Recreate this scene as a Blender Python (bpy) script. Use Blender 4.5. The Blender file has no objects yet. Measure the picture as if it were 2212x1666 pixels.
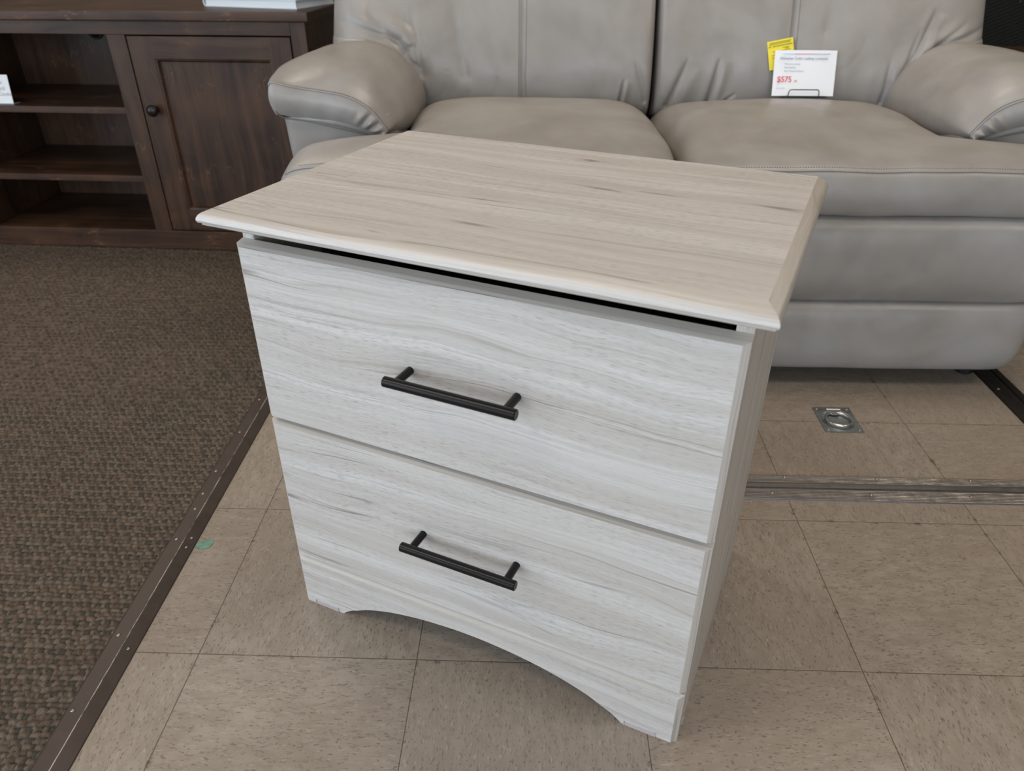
import bpy, math, random
from math import sin, cos, pi, radians, sqrt
from mathutils import Vector, Matrix, noise
random.seed(7)
scene = bpy.context.scene
COL = scene.collection

# ------------------------------------------------------------------ node helpers
class NT:
    def __init__(s, name):
        s.m = bpy.data.materials.new(name); s.m.use_nodes = True
        s.t = s.m.node_tree; s.t.nodes.clear()
        s.out = s.t.nodes.new('ShaderNodeOutputMaterial')
        s.b = s.t.nodes.new('ShaderNodeBsdfPrincipled')
        s.t.links.new(s.b.outputs[0], s.out.inputs[0])
    def set(s, sock, v):
        if isinstance(v, bpy.types.NodeSocket): s.t.links.new(v, sock)
        elif v is not None:
            if isinstance(v, (tuple, list)) and len(v) == 3 and len(sock.default_value) == 4: v = (*v, 1)
            sock.default_value = v
    def P(s, **k):
        for a, v in k.items(): s.set(s.b.inputs[a.replace('_', ' ')], v)
        return s
    def math(s, op, a, b=None, c=None, clamp=False):
        n = s.t.nodes.new('ShaderNodeMath'); n.operation = op; n.use_clamp = clamp
        s.set(n.inputs[0], a)
        if b is not None: s.set(n.inputs[1], b)
        if c is not None: s.set(n.inputs[2], c)
        return n.outputs[0]
    def coord(s, kind='Object'):
        return s.t.nodes.new('ShaderNodeTexCoord').outputs[kind]
    def geo(s):
        return s.t.nodes.new('ShaderNodeNewGeometry')
    def sep(s, v):
        n = s.t.nodes.new('ShaderNodeSeparateXYZ'); s.set(n.inputs[0], v); return n.outputs
    def comb(s, x, y, z):
        n = s.t.nodes.new('ShaderNodeCombineXYZ')
        for i, v in enumerate((x, y, z)): s.set(n.inputs[i], v)
        return n.outputs[0]
    def noise(s, v, scale=1., detail=2., rough=.5, dist=0.):
        n = s.t.nodes.new('ShaderNodeTexNoise'); s.set(n.inputs['Vector'], v)
        n.inputs['Scale'].default_value = scale; n.inputs['Detail'].default_value = detail
        n.inputs['Roughness'].default_value = rough; n.inputs['Distortion'].default_value = dist
        return n.outputs['Fac']
    def voro(s, v, scale, feature='F1', rand=1.):
        n = s.t.nodes.new('ShaderNodeTexVoronoi'); n.feature = feature; s.set(n.inputs['Vector'], v)
        n.inputs['Scale'].default_value = scale; n.inputs['Randomness'].default_value = rand
        return n.outputs
    def ramp(s, f, lo, hi, a=0., b=1.):
        n = s.t.nodes.new('ShaderNodeMapRange'); n.interpolation_type = 'SMOOTHSTEP'
        s.set(n.inputs[0], f)
        for i, v in zip((1, 2, 3, 4), (lo, hi, a, b)): n.inputs[i].default_value = v
        return n.outputs[0]
    def mix(s, f, a, b, mode='MIX'):
        n = s.t.nodes.new('ShaderNodeMix'); n.data_type = 'RGBA'; n.blend_type = mode
        s.set(n.inputs[0], f); s.set(n.inputs[6], a); s.set(n.inputs[7], b)
        return n.outputs[2]
    def bump(s, h, strength=.3, dist=.001):
        n = s.t.nodes.new('ShaderNodeBump'); s.set(n.inputs['Height'], h)
        n.inputs['Strength'].default_value = strength; n.inputs['Distance'].default_value = dist
        s.set(s.b.inputs['Normal'], n.outputs[0]); return s

def simple(name, col, rough=.5, metal=0., **k):
    t = NT(name); t.P(Base_Color=col, Roughness=rough, Metallic=metal, **k); return t.m

def laminate(name, ax, tint=(1, 1, 1), seed=0., warp=1., pores=1.):
    """pale bleached-oak laminate, grain running along axis ax"""
    t = NT(name); o = t.sep(t.coord()); i = 'xyz'.index(ax)
    s = o[i]; rest = [o[k] for k in range(3) if k != i]
    a = t.math('ADD', t.math('ADD', rest[1], rest[0]), seed)
    big = t.noise(t.comb(t.math('MULTIPLY', s, 2.6), t.math('MULTIPLY', a, 6.5), seed), 1, 2, .5)
    mid = t.noise(t.comb(t.math('MULTIPLY', s, 11), t.math('MULTIPLY', a, 26), 4.2), 1, 2, .5)
    aw = t.math('ADD', a, t.math('ADD', t.math('MULTIPLY', big, .060 * warp), t.math('MULTIPLY', mid, .0065 * warp)))
    band = t.noise(t.comb(t.math('MULTIPLY', s, .9), t.math('MULTIPLY', aw, 38), 1.), 1, 5, .62)
    band2 = t.noise(t.comb(t.math('MULTIPLY', s, 1.9), t.math('MULTIPLY', aw, 190), 7.), 1, 5, .68)
    fine = t.noise(t.comb(t.math('MULTIPLY', s, 9), t.math('MULTIPLY', aw, 950), 3.), 1, 3, .6)
    pore = t.noise(t.comb(t.math('MULTIPLY', s, 78), t.math('MULTIPLY', aw, 1500), 9.), 1, 1, .4)
    area = t.noise(t.comb(t.math('MULTIPLY', s, 2.6), t.math('MULTIPLY', aw, 15), 11.), 1, 2, .5)
    pm = t.math('MULTIPLY', t.ramp(pore, .58, .66), t.ramp(area, .36, .56, .35, 1.))
    def contour(fs, fa, z, w, lo, hi):
        l = t.math('ABSOLUTE', t.math('SUBTRACT', t.noise(t.comb(t.math('MULTIPLY', s, fs), t.math('MULTIPLY', aw, fa), z), 1, 2, .5), .5))
        return t.math('MULTIPLY', t.ramp(l, .0, w, 1, 0), t.ramp(t.noise(t.comb(t.math('MULTIPLY', s, 5), t.math('MULTIPLY', aw, 40), z + 3), 1, 1), lo, hi))
    lm = contour(.9, 23, 5., .010, .50, .64)
    l2 = contour(1.3, 75, 15., .030, .46, .66)
    c = t.mix(t.ramp(band, .34, .68), (.475, .440, .400), (.605, .578, .548))
    c = t.mix(t.ramp(band2, .36, .60, .34, 0), c, (.40, .365, .325))
    c = t.mix(t.ramp(fine, .32, .60, .30, 0), c, (.36, .33, .30))
    c = t.mix(t.math('MULTIPLY', l2, .52), c, (.27, .245, .215))
    c = t.mix(t.math('MULTIPLY', pm, .55 * pores), c, (.22, .20, .18))
    c = t.mix(t.math('MULTIPLY', lm, .76), c, (.17, .155, .14))
    c = t.mix(1., c, tint, 'MULTIPLY')
    t.P(Base_Color=c, Roughness=t.ramp(band2, .3, .7, .52, .46), Specular_IOR_Level=1.)
    h = t.math('SUBTRACT', t.math('MULTIPLY', fine, .5), t.math('ADD', pm, t.math('MULTIPLY', lm, .6)))
    t.bump(h, .35, .0006)
    return t.m

def walnut(name, ax):
    t = NT(name); o = t.sep(t.coord()); i = 'xyz'.index(ax)
    s = o[i]; r = [o[k] for k in range(3) if k != i]
    a = t.math('ADD', r[0], r[1])
    big = t.noise(t.comb(t.math('MULTIPLY', s, 3), t.math('MULTIPLY', a, 9), 0.), 1, 2)
    aw = t.math('ADD', a, t.math('MULTIPLY', big, .05))
    b1 = t.noise(t.comb(t.math('MULTIPLY', s, 2), t.math('MULTIPLY', aw, 45), 1.), 1, 5, .6)
    b2 = t.noise(t.comb(t.math('MULTIPLY', s, 6), t.math('MULTIPLY', aw, 330), 2.), 1, 3, .6)
    bl = t.noise(t.coord(), 6, 3, .6)
    wisp = t.math('MULTIPLY', t.ramp(t.math('ABSOLUTE', t.math('SUBTRACT', t.noise(t.comb(t.math('MULTIPLY', s, 9), t.math('MULTIPLY', aw, 24), 5.), 1, 3, .6), .5)), .0, .02, 1, 0), t.ramp(t.noise(t.coord(), 11, 1), .55, .72))
    c = t.mix(t.ramp(b1, .3, .7), (.020, .0098, .0055), (.072, .035, .0185))
    c = t.mix(t.ramp(b2, .35, .65, .45, 0), c, (.020, .012, .009))
    c = t.mix(t.ramp(bl, .35, .7, 0, .45), c, (.100, .048, .023))
    c = t.mix(t.math('MULTIPLY', wisp, .5), c, (.22, .12, .065))
    t.P(Base_Color=c, Roughness=.42, Specular_IOR_Level=.36).bump(b2, .12, .0005)
    return t.m

def make_leather():
    t = NT('taupe leather'); co = t.coord()
    m1 = t.noise(co, 5, 3, .6, .4); m2 = t.noise(co, 19, 3, .6)
    o = t.sep(co)
    c = t.mix(t.ramp(m1, .35, .68), (.262, .240, .216), (.325, .308, .288))
    c = t.mix(t.ramp(m2, .35, .7, 0, .35), c, (.335, .297, .256))
    g = t.voro(co, 520)[0]; wr = t.noise(t.comb(t.math('MULTIPLY', o[0], 1.6), o[1], t.math('MULTIPLY', o[2], .55)), 34, 3, .6, 0.)
    h = t.math('ADD', t.math('MULTIPLY', g, .05), t.math('ADD', t.math('MULTIPLY', wr, .35), t.math('MULTIPLY', m2, 1.8)))
    t.P(Base_Color=c, Roughness=t.ramp(m2, .3, .7, .34, .44), Specular_IOR_Level=.5).bump(h, .4, .0016)
    return t.m

def make_tiles():
    T = .3048
    t = NT('speckled vinyl tile'); g = t.coord(); o = t.sep(g)
    fx = t.math('DIVIDE', o[0], T); fy = t.math('DIVIDE', o[1], T)
    ix = t.math('FLOOR', fx); iy = t.math('FLOOR', fy)
    par = t.math('FLOORED_MODULO', t.math('ADD', ix, iy), 2.)
    dx = t.math('ABSOLUTE', t.math('SUBTRACT', t.math('FRACT', t.math('ADD', fx, .5)), .5))
    dy = t.math('ABSOLUTE', t.math('SUBTRACT', t.math('FRACT', t.math('ADD', fy, .5)), .5))
    d = t.math('MULTIPLY', t.math('MINIMUM', dx, dy), T)
    off = t.math('ADD', t.math('MULTIPLY', ix, 3.71), t.math('MULTIPLY', iy, 1.93))
    def streak(sl, sa, det, seed):
        # along / across depends on the tile's parity
        h = t.comb(t.math('MULTIPLY', o[0], sl), t.math('MULTIPLY', o[1], sa), t.math('ADD', off, seed))
        v = t.comb(t.math('MULTIPLY', o[0], sa), t.math('MULTIPLY', o[1], sl), t.math('ADD', off, seed))
        n = t.t.nodes.new('ShaderNodeMix'); n.data_type = 'VECTOR'
        t.set(n.inputs[0], par); t.set(n.inputs[4], h); t.set(n.inputs[5], v)
        return t.noise(n.outputs[1], 1, det, .55, .25)
    dark = streak(75, 240, 2, 0.); dark2 = streak(150, 420, 1, 5.); light = streak(90, 300, 2, 9.)
    cl = t.noise(g, 3.2, 3, .6); mott = streak(30, 80, 5, 13.)
    wn = t.t.nodes.new('ShaderNodeTexWhiteNoise'); wn.noise_dimensions = '2D'; t.set(wn.inputs['Vector'], t.comb(ix, iy, 0.))
    c = t.mix(t.ramp(mott, .3, .7), (.270, .220, .172), (.340, .286, .230))
    c = t.mix(t.ramp(cl, .3, .75, 0, .6), c, (.245, .188, .140))
    c = t.mix(t.math('MULTIPLY', wn.outputs[0], .18), c, (.23, .20, .16))
    c = t.mix(t.ramp(dark, .57, .70, 0, .50), c, (.165, .134, .103))
    c = t.mix(t.ramp(dark2, .62, .70, 0, .65), c, (.105, .082, .062))
    c = t.mix(t.ramp(light, .58, .74, 0, .42), c, (.42, .38, .33))
    # worn grime beside the joints, scuffs
    gr = t.math('MULTIPLY', t.ramp(d, .0, .009, 1, 0), t.ramp(t.noise(g, 55, 3, .7), .56, .68))
    c = t.mix(t.math('MULTIPLY', gr, .75), c, (.07, .045, .028))
    sc = t.math('MULTIPLY', t.ramp(t.math('ABSOLUTE', t.math('SUBTRACT', t.noise(t.comb(t.math('MULTIPLY', o[0], 1.), t.math('MULTIPLY', o[1], 1.4), 0.), 38, 1, .3, 1.8), .5)), 0, .0035, 1, 0), t.ramp(t.noise(g, 9, 2), .50, .62))
    c = t.mix(t.math('MULTIPLY', sc, .5), c, (.15, .11, .08))
    c = t.mix(t.ramp(d, .0003, .0009, .85, 0), c, (.055, .038, .026))
    t.P(Base_Color=c, Roughness=t.ramp(cl, .3, .7, .34, .5), Specular_IOR_Level=.42)
    h = t.math('SUBTRACT', t.math('MULTIPLY', mott, .35), t.ramp(d, .0004, .0014, 1, 0))
    t.bump(h, .35, .0006)
    return t.m

def make_carpet():
    t = NT('brown loop carpet'); co = t.coord(); o = t.sep(co)
    at = t.t.nodes.new('ShaderNodeAttribute'); at.attribute_name = 'yarn'
    n1 = t.noise(co, 70, 2, .6); n2 = t.noise(t.comb(t.math('MULTIPLY', o[0], 1.), t.math('MULTIPLY', o[1], .45), o[2]), 620, 3, .7); n3 = t.noise(co, 2.2, 3, .6)
    c = t.mix(t.ramp(n1, .35, .65), (.090, .068, .052), (.152, .120, .094))
    c = t.mix(t.ramp(n2, .35, .7, .0, .5), c, (.085, .060, .045))
    c = t.mix(t.ramp(n3, .35, .7, 0, .3), c, (.15, .105, .072))
    c = t.mix(at.outputs['Fac'], c, (.050, .050, .040))
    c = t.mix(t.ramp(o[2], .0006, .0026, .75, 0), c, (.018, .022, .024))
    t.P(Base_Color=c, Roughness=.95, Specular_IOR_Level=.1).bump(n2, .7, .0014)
    return t.m

def brushed(name, col, ax, rough=.4, met=1.):
    t = NT(name); o = t.sep(t.coord()); i = 'xyz'.index(ax)
    r = [t.math('MULTIPLY', o[k], 6. if k == i else 700.) for k in range(3)]
    n = t.noise(t.comb(*r), 1, 3, .6); s = t.noise(t.coord(), 40, 3, .7)
    c = t.mix(t.ramp(n, .3, .7), tuple(x * .72 for x in col), tuple(min(1, x * 1.25) for x in col))
    c = t.mix(t.ramp(s, .45, .75, 0, .5), c, tuple(x * .45 for x in col))
    t.P(Base_Color=c, Metallic=met, Roughness=t.ramp(s, .3, .7, rough - .08, rough + .14)).bump(n, .2, .0003)
    return t.m

def weave():
    t = NT('black woven fibre'); o = t.sep(t.coord())
    a = t.math('SINE', t.math('MULTIPLY', t.math('ADD', o[2], t.math('MULTIPLY', o[0], .6)), 520.)); b = t.math('SINE', t.math('MULTIPLY', t.math('ADD', o[0], o[1]), 520.))
    h = t.math('MULTIPLY', a, b)
    c = t.mix(t.ramp(h, -.4, .8), (.004, .004, .004), (.018, .018, .016))
    t.P(Base_Color=c, Roughness=.6, Specular_IOR_Level=.25).bump(h, .4, .001); return t.m

LAM_X = laminate('bleached oak laminate grain across', 'x')
LAM_Y = laminate('bleached oak laminate grain deep', 'y', (.80, .775, .72), .9, .8, .0)
LAM_Z = laminate('bleached oak laminate grain upright', 'z', (.93, .92, .88), .4, .3)
NOSE = laminate('bleached oak laminate nosing', 'x', (.97, .95, .925), 3.3, .38, 0.)
BEV = laminate('bleached oak laminate bevel', 'x', (.94, .915, .87), 1.7, .3, 0.)
BEV_Z = laminate('bleached oak laminate side bevel', 'z', (.92, .89, .845), 2.3, .3, 0.)
WAL_X, WAL_Y, WAL_Z = walnut('dark stained maple across', 'x'), walnut('dark stained maple deep', 'y'), walnut('dark stained maple upright', 'z')
LEA = make_leather(); TILE = make_tiles(); CARP = make_carpet()
THREAD = simple('taupe thread', (.21, .19, .165), .7)
CREASE = simple('shadow lining', (.10, .085, .07), .7)
BLACKM = simple('oil rubbed bronze', (.012, .011, .011), .30, .6)
def bronze():
    t = NT('brown anodised edging'); co = t.coord(); o = t.sep(co)
    n = t.noise(co, 35, 4, .7); sc = t.noise(t.comb(t.math('MULTIPLY', o[0], 300.), t.math('MULTIPLY', o[1], 45.), 0.), 1, 3, .7)
    c = t.mix(t.ramp(n, .3, .7), (.060, .044, .035), (.078, .057, .046))
    rub = t.math('MULTIPLY', t.ramp(t.math('ABSOLUTE', t.math('ADD', o[0], .4120)), .0002, .0011, 1, 0), t.ramp(sc, .35, .6))
    c = t.mix(rub, c, (.55, .49, .44))
    c = t.mix(t.ramp(t.math('ABSOLUTE', t.math('ADD', o[0], .4349)), .0, .002, .6, 0), c, (.03, .022, .02))
    t.P(Base_Color=c, Metallic=.25, Roughness=t.ramp(n, .3, .7, .40, .5)); return t.m
BRONZE = bronze()
ALU = brushed('ribbed aluminium', (.235, .215, .195), 'x', .40, .8)
ALU_D = brushed('dark ribbed metal', (.055, .048, .042), 'y', .45, .8)
STEEL = brushed('zinc plated steel', (.42, .44, .43), 'x', .34)
CHROME = simple('bright zinc', (.72, .72, .70), .2, 1.)
SCREW = simple('screw metal', (.42, .38, .35), .35, 1.)
PAPER = simple('white card', (.86, .87, .88), .55)
YELLOW = simple('yellow tag paper', (.90, .74, .05), .6)
YINK = simple('tag print', (.42, .36, .02), .6)
INK = simple('grey print', (.36, .38, .47), .6)
PEN = simple('ball pen ink', (.05, .07, .13), .6)
RED = simple('red print', (.75, .13, .17), .6)
BLUE = simple('blue print', (.35, .60, .90), .6)
WIRE = simple('dark wire', (.03, .035, .035), .35, .7)
BLACKP = simple('black backing', (.006, .006, .006), .5)
PLASTIC = simple('mauve plastic', (.42, .37, .37), .35)
WALLM = simple('painted wall', (.20, .18, .16), .8)
CEILM = simple('ceiling paint', (.50, .48, .45), .9)

# ------------------------------------------------------------------ mesh helpers
def mesh(name, verts, faces, mat, parent=None, smooth=False, loc=None, rot=None, mats=None, midx=None):
    me = bpy.data.meshes.new(name); me.from_pydata([tuple(v) for v in verts], [], faces); me.update()
    for m in (mats or [mat]): me.materials.append(m)
    if midx:
        for p, i in zip(me.polygons, midx): p.material_index = i
    if smooth:
        for p in me.polygons: p.use_smooth = True
    o = bpy.data.objects.new(name, me); COL.objects.link(o)
    if parent: o.parent = parent
    if loc: o.location = loc
    if rot: o.rotation_euler = rot
    return o
def bevel(o, w=.002, seg=2, ang=35):
    m = o.modifiers.new('b', 'BEVEL'); m.width = w; m.segments = seg; m.limit_method = 'ANGLE'; m.angle_limit = radians(ang)
    for p in o.data.polygons: p.use_smooth = True
    n = o.modifiers.new('w', 'WEIGHTED_NORMAL'); n.keep_sharp = True
    return o
class MB:
    def __init__(s): s.v = []; s.f = []; s.m = []
    def add(s, v, f, mi=0):
        k = len(s.v); s.v += [tuple(x) for x in v]; s.f += [tuple(i + k for i in q) for q in f]; s.m += [mi] * len(f); return s
    def box(s, a, b, mi=0):
        x0, y0, z0 = a; x1, y1, z1 = b
        return s.add([(x0, y0, z0), (x1, y0, z0), (x1, y1, z0), (x0, y1, z0), (x0, y0, z1), (x1, y0, z1), (x1, y1, z1), (x0, y1, z1)],
                     [(0, 3, 2, 1), (4, 5, 6, 7), (0, 1, 5, 4), (1, 2, 6, 5), (2, 3, 7, 6), (3, 0, 4, 7)], mi)
    def tube(s, pts, r, n=10, closed=False, caps=True, mi=0):
        pts = [Vector(p) for p in pts]; N = len(pts); v = []; f = []
        up = None
        for i, p in enumerate(pts):
            d = (pts[(i + 1) % N] - pts[i - 1]) if closed else (pts[min(i + 1, N - 1)] - pts[max(i - 1, 0)])
            d.normalize()
            if up is None: up = Vector((0, 0, 1)) if abs(d.z) < .9 else Vector((0, 1, 0))
            a = d.cross(up).normalized(); b = a.cross(d).normalized(); up = b
            rr = r[i] if isinstance(r, (list, tuple)) else r
            for k in range(n):
                t = 2 * pi * k / n; v.append(p + a * cos(t) * rr + b * sin(t) * rr)
        for i in range(N if closed else N - 1):
            for k in range(n):
                j = (i + 1) % N
                f.append((i * n + k, i * n + (k + 1) % n, j * n + (k + 1) % n, j * n + k))
        if caps and not closed:
            f.append(tuple(range(n - 1, -1, -1))); f.append(tuple((N - 1) * n + k for k in range(n)))
        return s.add(v, f, mi)
    def lathe(s, prof, n=24, org=(0, 0, 0), axis='z', mi=0):
        v = []; f = []
        for (r, h) in prof:
            for k in range(n):
                t = 2 * pi * k / n; x, y = r * cos(t), r * sin(t)
                q = (x, y, h) if axis == 'z' else ((x, -h, y) if axis == 'y' else (h, x, y))
                v.append((q[0] + org[0], q[1] + org[1], q[2] + org[2]))
        for i in range(len(prof) - 1):
            for k in range(n): f.append((i * n + k, i * n + (k + 1) % n, (i + 1) * n + (k + 1) % n, (i + 1) * n + k))
        f.append(tuple(range(n - 1, -1, -1))); f.append(tuple((len(prof) - 1) * n + k for k in range(n)))
        return s.add(v, f, mi)
    def obj(s, name, mat, parent=None, smooth=False, **k):
        mats = mat if isinstance(mat, list) else [mat]
        return mesh(name, s.v, s.f, None, parent, smooth, mats=mats, midx=s.m, **k)
def empty(name, loc, rz=0., label=None, cat=None, group=None):
    o = bpy.data.objects.new(name, None); COL.objects.link(o); o.location = loc; o.rotation_euler = (0, 0, rz)
    o.empty_display_size = .1
    return tag(o, label, cat, group)
def tag(o, label=None, cat=None, group=None, kind=None):
    for k, v in (('label', label), ('category', cat), ('group', group), ('kind', kind)):
        if v: o[k] = v
    return o
def text(body, size, mat, parent, M, name='printed_text', shear=0., bold=0., align='LEFT', sx=1.):
    cu = bpy.data.curves.new(name, 'FONT'); cu.body = body; cu.size = size; cu.shear = shear; cu.offset = bold
    cu.align_x = align; cu.resolution_u = 3
    tmp = bpy.data.objects.new(name + '_c', cu); COL.objects.link(tmp)
    dg = bpy.context.evaluated_depsgraph_get(); me = bpy.data.meshes.new_from_object(tmp.evaluated_get(dg))
    bpy.data.objects.remove(tmp, do_unlink=True)
    me.transform(Matrix.Diagonal((sx, 1, 1, 1))); me.transform(M); me.materials.clear(); me.materials.append(mat)
    o = bpy.data.objects.new(name, me); COL.objects.link(o); o.parent = parent; return o
def grid(name, fn, nu, nv, mat, parent, closed_v=False, smooth=True, capu=False):
    v = [fn(i / nu, j / nv) for i in range(nu + 1) for j in range(nv if closed_v else nv + 1)]
    m = nv if closed_v else nv + 1; f = []
    for i in range(nu):
        for j in range(nv):
            j2 = (j + 1) % m if closed_v else j + 1
            f.append((i * m + j, (i + 1) * m + j, (i + 1) * m + j2, i * m + j2))
    if capu: f.append(tuple(range(m))); f.append(tuple(nu * m + k for k in range(m - 1, -1, -1)))
    return mesh(name, v, f, mat, parent, smooth)
def spline(pts, t):
    """catmull-rom through pts, t in 0..1"""
    n = len(pts) - 1; x = min(max(t, 0), 1) * n; i = min(int(x), n - 1); u = x - i
    p0, p1, p2, p3 = pts[max(i - 1, 0)], pts[i], pts[i + 1], pts[min(i + 2, n)]
    return tuple(.5 * (2 * b + (c - a) * u + (2 * a - 5 * b + 4 * c - d) * u * u + (3 * b - a - 3 * c + d) * u ** 3) for a, b, c, d in zip(p0, p1, p2, p3))
def sm(a, b, x):
    t = min(max((x - a) / (b - a), 0), 1); return t * t * (3 - 2 * t)
def nz(x, y, z, s): return noise.noise(Vector((x * s, y * s, z * s)))

# ================================================================== CAMERA (solved from the floor grid)
yaw, pitch, roll = -0.03234, 0.54847, 0.00028
f = Vector((sin(yaw) * cos(pitch), cos(yaw) * cos(pitch), -sin(pitch))); r = Vector((cos(yaw), -sin(yaw), 0)); u = r.cross(f)
r2 = r * cos(roll) + u * sin(roll); u2 = u * cos(roll) - r * sin(roll)
cam = bpy.data.cameras.new('camera'); co = bpy.data.objects.new('camera', cam); COL.objects.link(co)
M = Matrix(((r2.x, u2.x, -f.x, .15349), (r2.y, u2.y, -f.y, -.67934), (r2.z, u2.z, -f.z, .86253), (0, 0, 0, 1)))
co.matrix_world = M; cam.sensor_width = 36; cam.lens = 1613.71 / 2212 * 36; cam.clip_start = .02
cam.dof.use_dof = True; cam.dof.focus_distance = .98; cam.dof.aperture_fstop = 7.0
scene.camera = co

# ================================================================== SETTING
S = 'structure'
tag(mesh('floor', [(-4, -3.5, 0), (4.5, -3.5, 0), (4.5, 3.2, 0), (-4, 3.2, 0)], [(0, 1, 2, 3)], TILE), kind=S)
tag(mesh('ceiling', [(-4, -3.5, 2.9), (4.5, -3.5, 2.9), (4.5, 3.2, 2.9), (-4, 3.2, 2.9)], [(3, 2, 1, 0)], CEILM), kind=S)
tag(MB().box((-4.1, 3.2, 0), (4.6, 3.3, 2.9)).obj('wall_back', WALLM), kind=S)
LY0, LY1 = -3.0, .2
tag(MB().box((-3.1, -3.5, 0), (-3, 3.2, .12)).box((-3.1, -3.5, 2.45), (-3, 3.2, 2.9)).box((-3.1, -3.5, .12), (-3, LY0, 2.45)).box((-3.1, LY1, .12), (-3, 3.2, 2.45)).obj('wall_left', WALLM), kind=S)
tag(MB().box((4.5, -3.5, 0), (4.6, 3.2, 2.9)).obj('wall_right', WALLM), kind=S)
WX0, WX1, WZ0, WZ1 = -2.8, 2.2, .25, 2.3
wf = MB().box((-4.1, -3.6, 0), (4.6, -3.5, WZ0)).box((-4.1, -3.6, WZ1), (4.6, -3.5, 2.9)).box((-4.1, -3.6, WZ0), (WX0, -3.5, WZ1)).box((WX1, -3.6, WZ0), (4.6, -3.5, WZ1))
tag(wf.obj('wall_front', WALLM), kind=S)
w1 = MB()
for i in range(4):
    x = WX0 + (WX1 - WX0) * i / 3; w1.box((x - .03, -3.59, WZ0), (x + .03, -3.51, WZ1))
w1.box((WX0, -3.59, WZ0), (WX1, -3.51, WZ0 + .05)).box((WX0, -3.59, WZ1 - .05), (WX1, -3.51, WZ1))
tag(w1.obj('window_1', simple('window frame', (.2, .2, .2), .4)), kind=S)

# carpet: real loop relief, left of the edging strip
def carpet():
    x0, x1, y0, y1 = -2.95, -.430, -.30, 2.6
    xs = []; x = x1
    while x > x0: xs.append(x); x -= .0019 if x > -.98 else (.0038 if x > -1.9 else .006)
    xs.append(x0); ys = []; y = y0
    while y < y1: ys.append(y); y += .0019 if y < .62 else .0045
    ys.append(y1); W = len(ys); v = []; ya = []
    PX, PY = .0146, .0084
    for x in xs:
        wx = .0030 * nz(x, 0, 4, 30)
        for y in ys:
            yy = y + .0030 * nz(x, y, 0, 48) + wx; row = math.floor(yy / PY); fy = yy / PY - row
            odd = row % 2
            xx = x + PX * .5 * ((row // 2) % 2) + PX * .27 * (row % 5) + .0034 * nz(x, y, 7, 55); k = math.floor(xx / PX); fx = xx / PX - k
            h1 = sin(row * 12.9898 + k * 78.233) * 43758.5453; h1 -= math.floor(h1)
            g = 0.
            if odd:
                if fx < .42: h = max(0, 1 - (abs(fx - .21) / .23) ** 2.5) ** .5 * max(0, 1 - abs(2 * fy - 1) ** 3) ** .5 * 1.05
                else: h = max(0, 1 - (abs(fx - .71) / .31) ** 4) * max(0, 1 - abs(2 * fy - 1) ** 3) ** .5 * (.6 + .3 * h1); g = .25 + .65 * (h1 > .35)
            else: h = (.05 + .95 * max(0, 1 - abs(2 * fx - 1) ** 5)) * max(0, 1 - abs(2 * fy - 1) ** 3) ** .5 * (.85 + .15 * h1)
            v.append((x, y, .0004 + .0046 * h + .0005 * nz(x, y, 1, 380))); ya.append(g)
    f = [(i * W + j, i * W + j + 1, (i + 1) * W + j + 1, (i + 1) * W + j) for i in range(len(xs) - 1) for j in range(W - 1)]
    o = mesh('carpet', v, f, CARP, smooth=True)
    o.data.attributes.new('yarn', 'FLOAT', 'POINT').data.foreach_set('value', ya)
    return tag(o, 'brown and charcoal looped carpet at left, running under the dark cabinet', 'carpet')
carpet()

def profile_strip(name, prof, a, b, axis, mat):
    """prof = (across, z) polyline closed; extruded along axis from a to b"""
    n = len(prof); v = []
    for t in (a, b):
        for (c, z) in prof: v.append((c, t, z) if axis == 'y' else (t, c, z))
    f = [(i, (i + 1) % n, n + (i + 1) % n, n + i) for i in range(n)] + [tuple(range(n)), tuple(range(2 * n - 1, n - 1, -1))]
    return tag(mesh(name, v, f, mat), kind=S)
def screw_at(parent, x, y, z, r=.0028):
    MB().lathe([(r * 1.35, 0), (r * 1.3, .0006), (r * .9, .0011), (r * .45, .0011), (r * .35, .0004)], 14, (x, y, z)).obj('screw', SCREW, parent, True)
t3 = profile_strip('trim_1', [(-.4365, .001), (-.4365, .0085), (-.4340, .0098), (-.4135, .0100), (-.4120, .0106), (-.4100, .0098), (-.3955, .0020), (-.3945, .0)], -.75, 1.2, 'y', BRONZE)
for (x, y) in [(-.426, .52), (-.427, .395), (-.426, .33), (-.424, .29), (-.425, .215), (-.426, .02), (-.427, -.10), (-.4255, -.33), (-.426, .64)]: screw_at(t3, x, y, .0099, .0019)
for (x, y, z) in [(-.4035, .20, .0064), (-.4035, .222, .0064), (-.4035, .0, .0064)]: screw_at(t3, x, y, z, .0018)
def ribs(c0, c1, n, z, d):
    p = []
    for i in range(n):
        a = c0 + (c1 - c0) * i / n; w = (c1 - c0) / n
        p += [(a, z - d), (a + w * .2, z), (a + w * .8, z)]
    return p + [(c1, z - d)]
t1 = profile_strip('trim_2', [(.357, 0)] + ribs(.358, .3865, 7, .004, .0006) + [(.3880, .0012), (.3905, .0012), (.3915, .0052), (.3975, .0056), (.4035, .0050), (.4045, .0016)] + ribs(.4055, .425, 5, .004, .0006) + [(.426, 0)], .3, 1.32, 'x', ALU)
for i in range(5): screw_at(t1, .604 + .1745 * i - .02, .372, .004, .0024); screw_at(t1, .618 + .168 * i, .4185, .004, .0022)
t2 = profile_strip('trim_3', [(1.158, 0)] + ribs(1.159, 1.192, 7, .0045, .001) + [(1.194, .001), (1.199, .001)] + ribs(1.200, 1.216, 3, .0045, .001) + [(1.218, 0)], .426, 1.75, 'y', ALU_D)
screw_at(t2, 1.172, .745, .0045, .0024)

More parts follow.
